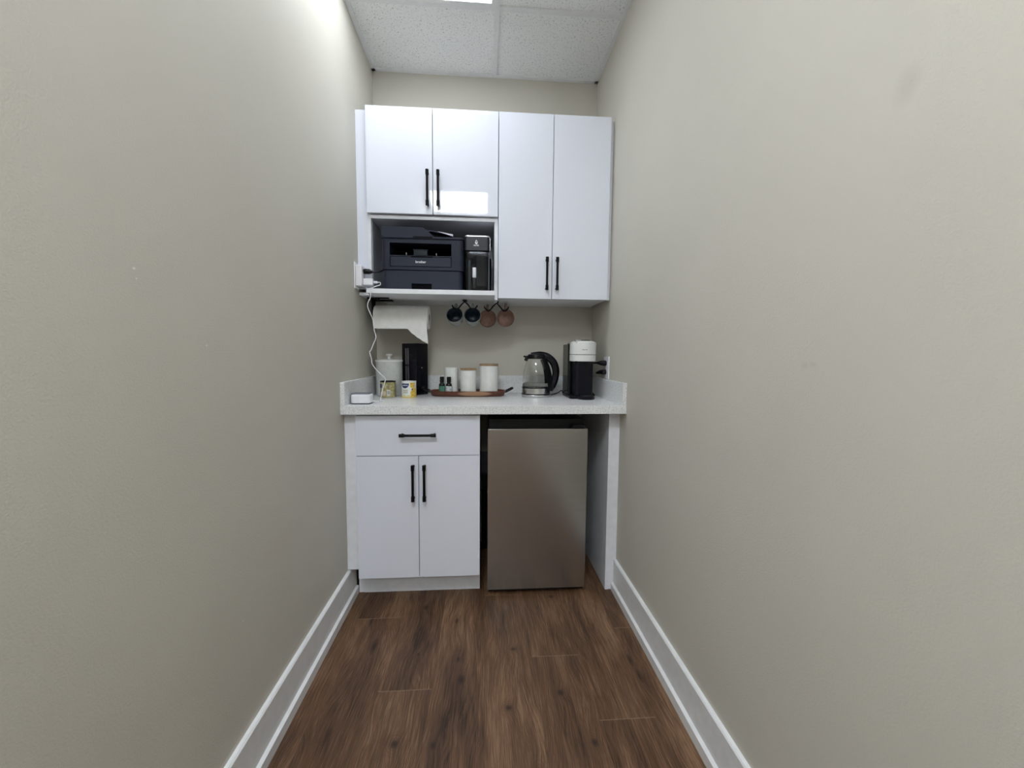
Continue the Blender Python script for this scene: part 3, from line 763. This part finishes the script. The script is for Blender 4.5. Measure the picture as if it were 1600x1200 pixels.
part('flower_centre', patch(NB(), cx, cy, rr+.0007, 30, 44, lambda q: ZC+.043-.005*math.sin(q*PI), lambda q: ZC+.043+.005*math.sin(q*PI), 10), simple('dark_brown_print', (.05, .04, .03), .5), t)

# ------------------------------------------------------------------ tray with jars and bottles
tx0, tx1, ty0, ty1 = .325, .735, -.262, -.105
t = thing('serving_tray', 'dark acacia oval serving tray with black metal handles on the countertop', 'tray', ((tx0+tx1)/2, (ty0+ty1)/2, ZC))
def oval(g, n=64, p=3.2):
    cx, cy = (tx0+tx1)/2, (ty0+ty1)/2; a, b = (tx1-tx0)/2-g, (ty1-ty0)/2-g; o = []
    for i in range(n):
        q = 2*PI*i/n; c_, s_ = math.cos(q), math.sin(q)
        o.append((cx+a*math.copysign(abs(c_)**(2/p), c_), cy+b*math.copysign(abs(s_)**(2/p), s_)))
    return o
tb = NB(); rg = []
for gp, z in ((.020, ZC), (.010, ZC+.003), (.003, ZC+.018), (0, ZC+.029), (.003, ZC+.030), (.008, ZC+.026), (.014, ZC+.012), (.02, ZC+.010)):
    rg.append([tb.verts.new((p[0], p[1], z)) for p in oval(gp)])
ring_faces(tb, rg); tb.faces.new(rg[0][::-1]); tb.faces.new(rg[-1]); bmesh.ops.recalc_face_normals(tb, faces=tb.faces)
M_TRAYW = M_TRAY
part('tray_body', tb, M_TRAY, t, 50)
for s, xe in ((-1, tx0), (1, tx1)):
    yc_ = (ty0+ty1)/2
    part('handle', tube(NB(), [(xe-s*.004, yc_-.035, ZC+.022), (xe+s*.018, yc_-.036, ZC+.032), (xe+s*.036, yc_-.030, ZC+.042), (xe+s*.038, yc_, ZC+.043), (xe+s*.036, yc_+.030, ZC+.042), (xe+s*.018, yc_+.036, ZC+.032), (xe-s*.004, yc_+.035, ZC+.022)], .0038, 10, 6), M_BLACK, t)
ZT = ZC+.0102
def jar(cx, cy, rr, ztop, lid, lab):
    t = thing('storage_jar', lab, 'jar', (cx, cy, ZT), 'white ceramic jars on the tray')
    if lid:
        part('body', lathe(NB(), [(0, ZT), (rr-.003, ZT), (rr, ZT+.003), (rr, ztop-.012), (rr-.003, ztop-.010), (0, ztop-.010)], (cx, cy, 0), 44), M_CERAMIC, t)
        part('lid', lathe(NB(), [(0, ztop-.0098), (rr+.0005, ztop-.0098), (rr+.001, ztop-.0085), (rr+.001, ztop-.0015), (rr-.001, ztop), (0, ztop)], (cx, cy, 0), 44), M_WOODLID if lid == 1 else M_CERAMIC, t)
    else:
        part('body', lathe(NB(), [(0, ZT), (rr-.003, ZT), (rr, ZT+.003), (rr, ztop-.001), (rr-.0015, ztop), (rr-.0035, ztop-.001), (rr-.0035, ZT+.06), (0, ZT+.06)], (cx, cy, 0), 44), M_CERAMIC, t)
jar(.438, -.165, .0380, 1.066, 0, 'white ceramic cup-shaped jar without a lid, behind the small bottles on the tray')
jar(.532, -.190, .0430, 1.064, 1, 'shorter white ceramic jar with a thin wooden lid, middle of the tray')
jar(.643, -.185, .0500, 1.088, 1, 'tallest white ceramic jar with a wooden lid at the right of the tray')
def bottle(cx, cy, body, labm, lab):
    t = thing('oil_bottle', lab, 'bottle', (cx, cy, ZT), 'small dropper bottles on the tray')
    k = .95
    part('glass', lathe(NB(), [(0, ZT), (.0145, ZT), (.0158, ZT+.002), (.0158, ZT+.050), (.0145, ZT+.056), (.0095, ZT+.062), (.0095, ZT+.066), (0, ZT+.066)], (cx, cy, 0), 32), body, t)
    part('label', lathe(NB(), [(.0161, ZT+.008), (.0162, ZT+.008), (.0162, ZT+.045), (.0161, ZT+.045)], (cx, cy, 0), 32, closed=True), labm, t)
    bm = lathe(NB(), [(0, ZT+.0662), (.0115, ZT+.0662), (.0118, ZT+.070), (.0112, ZT+.071), (.0112, ZT+.093), (.0105, ZT+.0945), (0, ZT+.0945)], (cx, cy, 0), 28)
    part('cap', bm, M_PLASTIC_BK, t)
M_DKG = simple('dark_green_glass', (.006, .012, .010), .08)
bottle(.3935, -.222, M_DKG, printed('green_label', (.05, .16, .12), (.07, .22, .16), (.10, .28, .21), 200), 'small dark dropper bottle with a green label on the tray')
bottle(.4310, -.228, simple('amber_black_glass', (.010, .008, .008), .08), printed('white_blue_label', (.20, .27, .33), (.62, .65, .68), (.74, .76, .78), 130), 'small dark dropper bottle with a white label on the tray')

# ------------------------------------------------------------------ kettle
kx, ky = .8985, -.215
t = thing('kettle_stand', 'round steel and black power base under the glass kettle', 'stand', (kx, ky, ZC))
part('base', lathe(NB(), [(0, ZC), (.076, ZC), (.079, ZC+.002), (.080, ZC+.010), (.078, ZC+.013), (0, ZC+.013)], (kx, ky, 0), 48), M_STEEL_K, t)
bm = lathe(NB(), [(0, ZC+.0132), (.0775, ZC+.0132), (.0775, ZC+.0165), (0, ZC+.0165)], (kx, ky, 0), 48); part('top_ring', bm, M_PLASTIC_BK, t)
bm = NB(); tube(bm, [(kx+.078, ky, ZC+.007), (kx+.10, ky+.01, ZC+.010), (kx+.125, ky+.02, ZC+.018), (kx+.15, ky+.04, ZC+.028), (kx+.17, -.115, ZC+.008), (kx+.22, -.085, ZC+.004)], .003, 8, 7)
part('cord', bm, M_PLASTIC_BK, t)
Z0 = ZC+.0167
t = thing('kettle', 'glass electric kettle with a black handle and steel band', 'kettle', (kx, ky, Z0))
part('steel_band', lathe(NB(), [(0, Z0), (.076, Z0), (.0775, Z0+.002), (.0765, Z0+.030), (.074, Z0+.031), (.0, Z0+.031)], (kx, ky, 0), 48), M_STEEL_K, t)
oc = [(.0755, Z0+.0312), (.0762, Z0+.045), (.0755, Z0+.07), (.072, Z0+.10), (.066, Z0+.13), (.058, Z0+.16), (.050, Z0+.180), (.046, Z0+.188)]
ic = [(a-.0025, z) for a, z in oc[::-1]]
part('glass_body', lathe(NB(), oc+ic, (kx, ky, 0), 56, closed=True), M_GLASS, t)
wl = Z0+.058
part('water', lathe(NB(), [(0, Z0+.0315), (.0724, Z0+.0315), (.0733, Z0+.045), (.0728, wl), (0, wl)], (kx, ky, 0), 48), M_WATER, t)
part('water_ring', lathe(NB(), [(.0768, Z0+.0305), (.0776, Z0+.0305), (.0772, Z0+.0350), (.0764, Z0+.0350)], (kx, ky, 0), 48, closed=True), M_PLASTIC_BK, t)
bm = lathe(NB(), [(0, Z0+.186), (.047, Z0+.186), (.049, Z0+.190), (.048, Z0+.204), (.044, Z0+.210), (.02, Z0+.213), (0, Z0+.213)], (kx, ky, 0), 40)
part('lid', bm, M_PLASTIC_BK, t)
bm = NB(); tube(bm, [(kx-.040, ky, Z0+.196), (kx-.058, ky, Z0+.196), (kx-.070, ky, Z0+.200)], [.013, .011, .006], 14, 0, .6)
tube(bm, [(kx-.052, ky-.004, Z0+.192), (kx-.060, ky-.006, Z0+.176)], [.009, .008], 14); part('spout', bm, M_PLASTIC_BK, t)
bm = NB(); tube(bm, [(kx+.036, ky, Z0+.186), (kx+.052, ky, Z0+.150), (kx+.064, ky, Z0+.10), (kx+.070, ky, Z0+.05), (kx+.072, ky, Z0+.012)], [.013, .014, .016, .018, .016], 14, 6, 1.3)
part('glass_spine', bm, M_PLASTIC_BK, t)
bm = NB(); tube(bm, [(kx-.03, ky, Z0+.208), (kx+.02, ky, Z0+.210), (kx+.060, ky, Z0+.198), (kx+.092, ky, Z0+.168), (kx+.107, ky, Z0+.125), (kx+.104, ky, Z0+.080), (kx+.092, ky, Z0+.045), (kx+.078, ky, Z0+.020)], [.009, .013, .0155, .0165, .016, .015, .015, .013], 16, 7, 1.25)
part('handle', bm, M_GLOSS_BK, t)

# ------------------------------------------------------------------ coffee machine
nx_, ny_ = 1.1335, -.290; RR = .0685
t = thing('coffee_machine', 'black capsule coffee machine with a white rounded head near the right wall', 'coffee machine', (nx_, -.24, ZC))
M_COFW = simple('matte_cream_white_plastic', (.74, .75, .73), .35)
M_COFB = simple('coffee_machine_black', (.003, .003, .007), .3, spec=.25)
bm = NB(); prism(bm, rrect(nx_-.052, nx_+.046, -.345, -.13, .02), ZC+.012, 1.2045, bev=.002, seg=1); part('column', bm, M_COFB, t)
bm = NB(); prism(bm, rrect(nx_-.072, nx_-.0525, -.262, -.125, .006), ZC+.008, 1.196); part('water_tank', bm, simple('dark_olive_tank', (.008, .011, .009), .2, spec=.3), t)
hd = part('head', lathe(NB(), [(0, 1.1065), (RR-.003, 1.1065), (RR, 1.109), (RR, 1.1385), (RR-.0015, 1.140), (0, 1.140)], (nx_, ny_, 0), 56), M_COFW, t)
part('seam_ring', lathe(NB(), [(0, 1.1402), (RR-.0015, 1.1402), (RR-.0015, 1.1425), (0, 1.1425)], (nx_, ny_, 0), 56), M_INK_G, t)
ld = part('head_lid', lathe(NB(), [(0, 1.1427), (RR-.0015, 1.1427), (RR, 1.144), (RR, 1.200), (RR-.003, 1.2045), (RR-.010, 1.2085), (RR-.022, 1.2125), (0, 1.2135)], (nx_, ny_, 0), 56), M_COFW, t)
part('button', lathe(NB(), [(0, 1.2135), (.030, 1.2132), (.030, 1.2155), (.026, 1.218), (0, 1.2185)], (nx_+.010, ny_+.005, 0), 30), M_COFB, ld)
part('lever_trim', box(NB(), nx_-.050, nx_-.022, ny_-.045, ny_-.015, 1.2085, 1.2165, .002), M_SILVER, ld)
part('lettering', text_bm('Nespresso', .0285, (nx_-.006, 0, 1.166), wrap=(nx_, ny_, RR+.0005), bold=.02), M_INK_G, t)
bm = NB(); lathe(bm, [(0, 1.070), (.030, 1.070), (.036, 1.080), (.036, 1.1063), (0, 1.1063)], (nx_, ny_-.020, 0), 32); part('spout', bm, M_COFB, t)
bm = NB(); prism(bm, rrect(nx_-.076, nx_+.058, -.350, -.128, .025), ZC, ZC+.014, bev=.002, seg=1); part('base', bm, M_COFB, t)
bm = lathe(NB(), [(0, ZC+.0003), (.044, ZC+.0003), (.046, ZC+.004), (.046, ZC+.014), (.043, ZC+.017), (0, ZC+.017)], (nx_+.004, -.352, 0), 36)
ct = part('drip_tray', bm, M_COFB, t)
part('drip_grid', lathe(NB(), [(0, ZC+.0171), (.028, ZC+.0171), (.028, ZC+.019), (0, ZC+.019)], (nx_+.004, -.352, 0), 30), simple('graphite_grid', (.10, .105, .12), .3, metal=.8), ct)
bm = NB(); tube(bm, [(nx_+.044, -.16, .98), (1.190, -.19, .955), (1.206, -.235, .930), (1.210, -.25, .9225)], [.004, .005, .006, .006], 10, 5)
part('cord_tail', bm, M_PLASTIC_BK, t)
bm = NB(); tube(bm, [(nx_+.044, -.20, 1.085), (1.194, -.24, 1.096), (1.2105, -.287, 1.0985)], .0045, 10, 5); part('cord', bm, M_PLASTIC_BK, t)

t = thing('wall_outlet', 'white outlet plate with two black plugs on the right wall above the backsplash', 'outlet', (W, -.31, 1.074))
part('plate', box(NB(), W-.007, W-.0005, -.352, -.272, 1.0165, 1.131, .002), M_WHITE_PL, t)
t = thing('power_plug', 'upper black plug in the right wall outlet', 'plug', (1.235, -.312, 1.098), 'plugs in the right wall outlet')
part('body', tube(NB(), [(1.252, -.312, 1.098), (1.243, -.312, 1.098), (1.226, -.303, 1.099), (1.212, -.290, 1.099)], [.0135, .015, .012, .006], 14), M_PLASTIC_BK, t)
t = thing('power_plug', 'lower black plug in the right wall outlet', 'plug', (1.235, -.312, 1.052), 'plugs in the right wall outlet')
part('body', tube(NB(), [(1.252, -.312, 1.052), (1.243, -.312, 1.052), (1.230, -.290, 1.051), (1.217, -.262, 1.045)], [.0125, .014, .011, .005], 14), M_PLASTIC_BK, t)
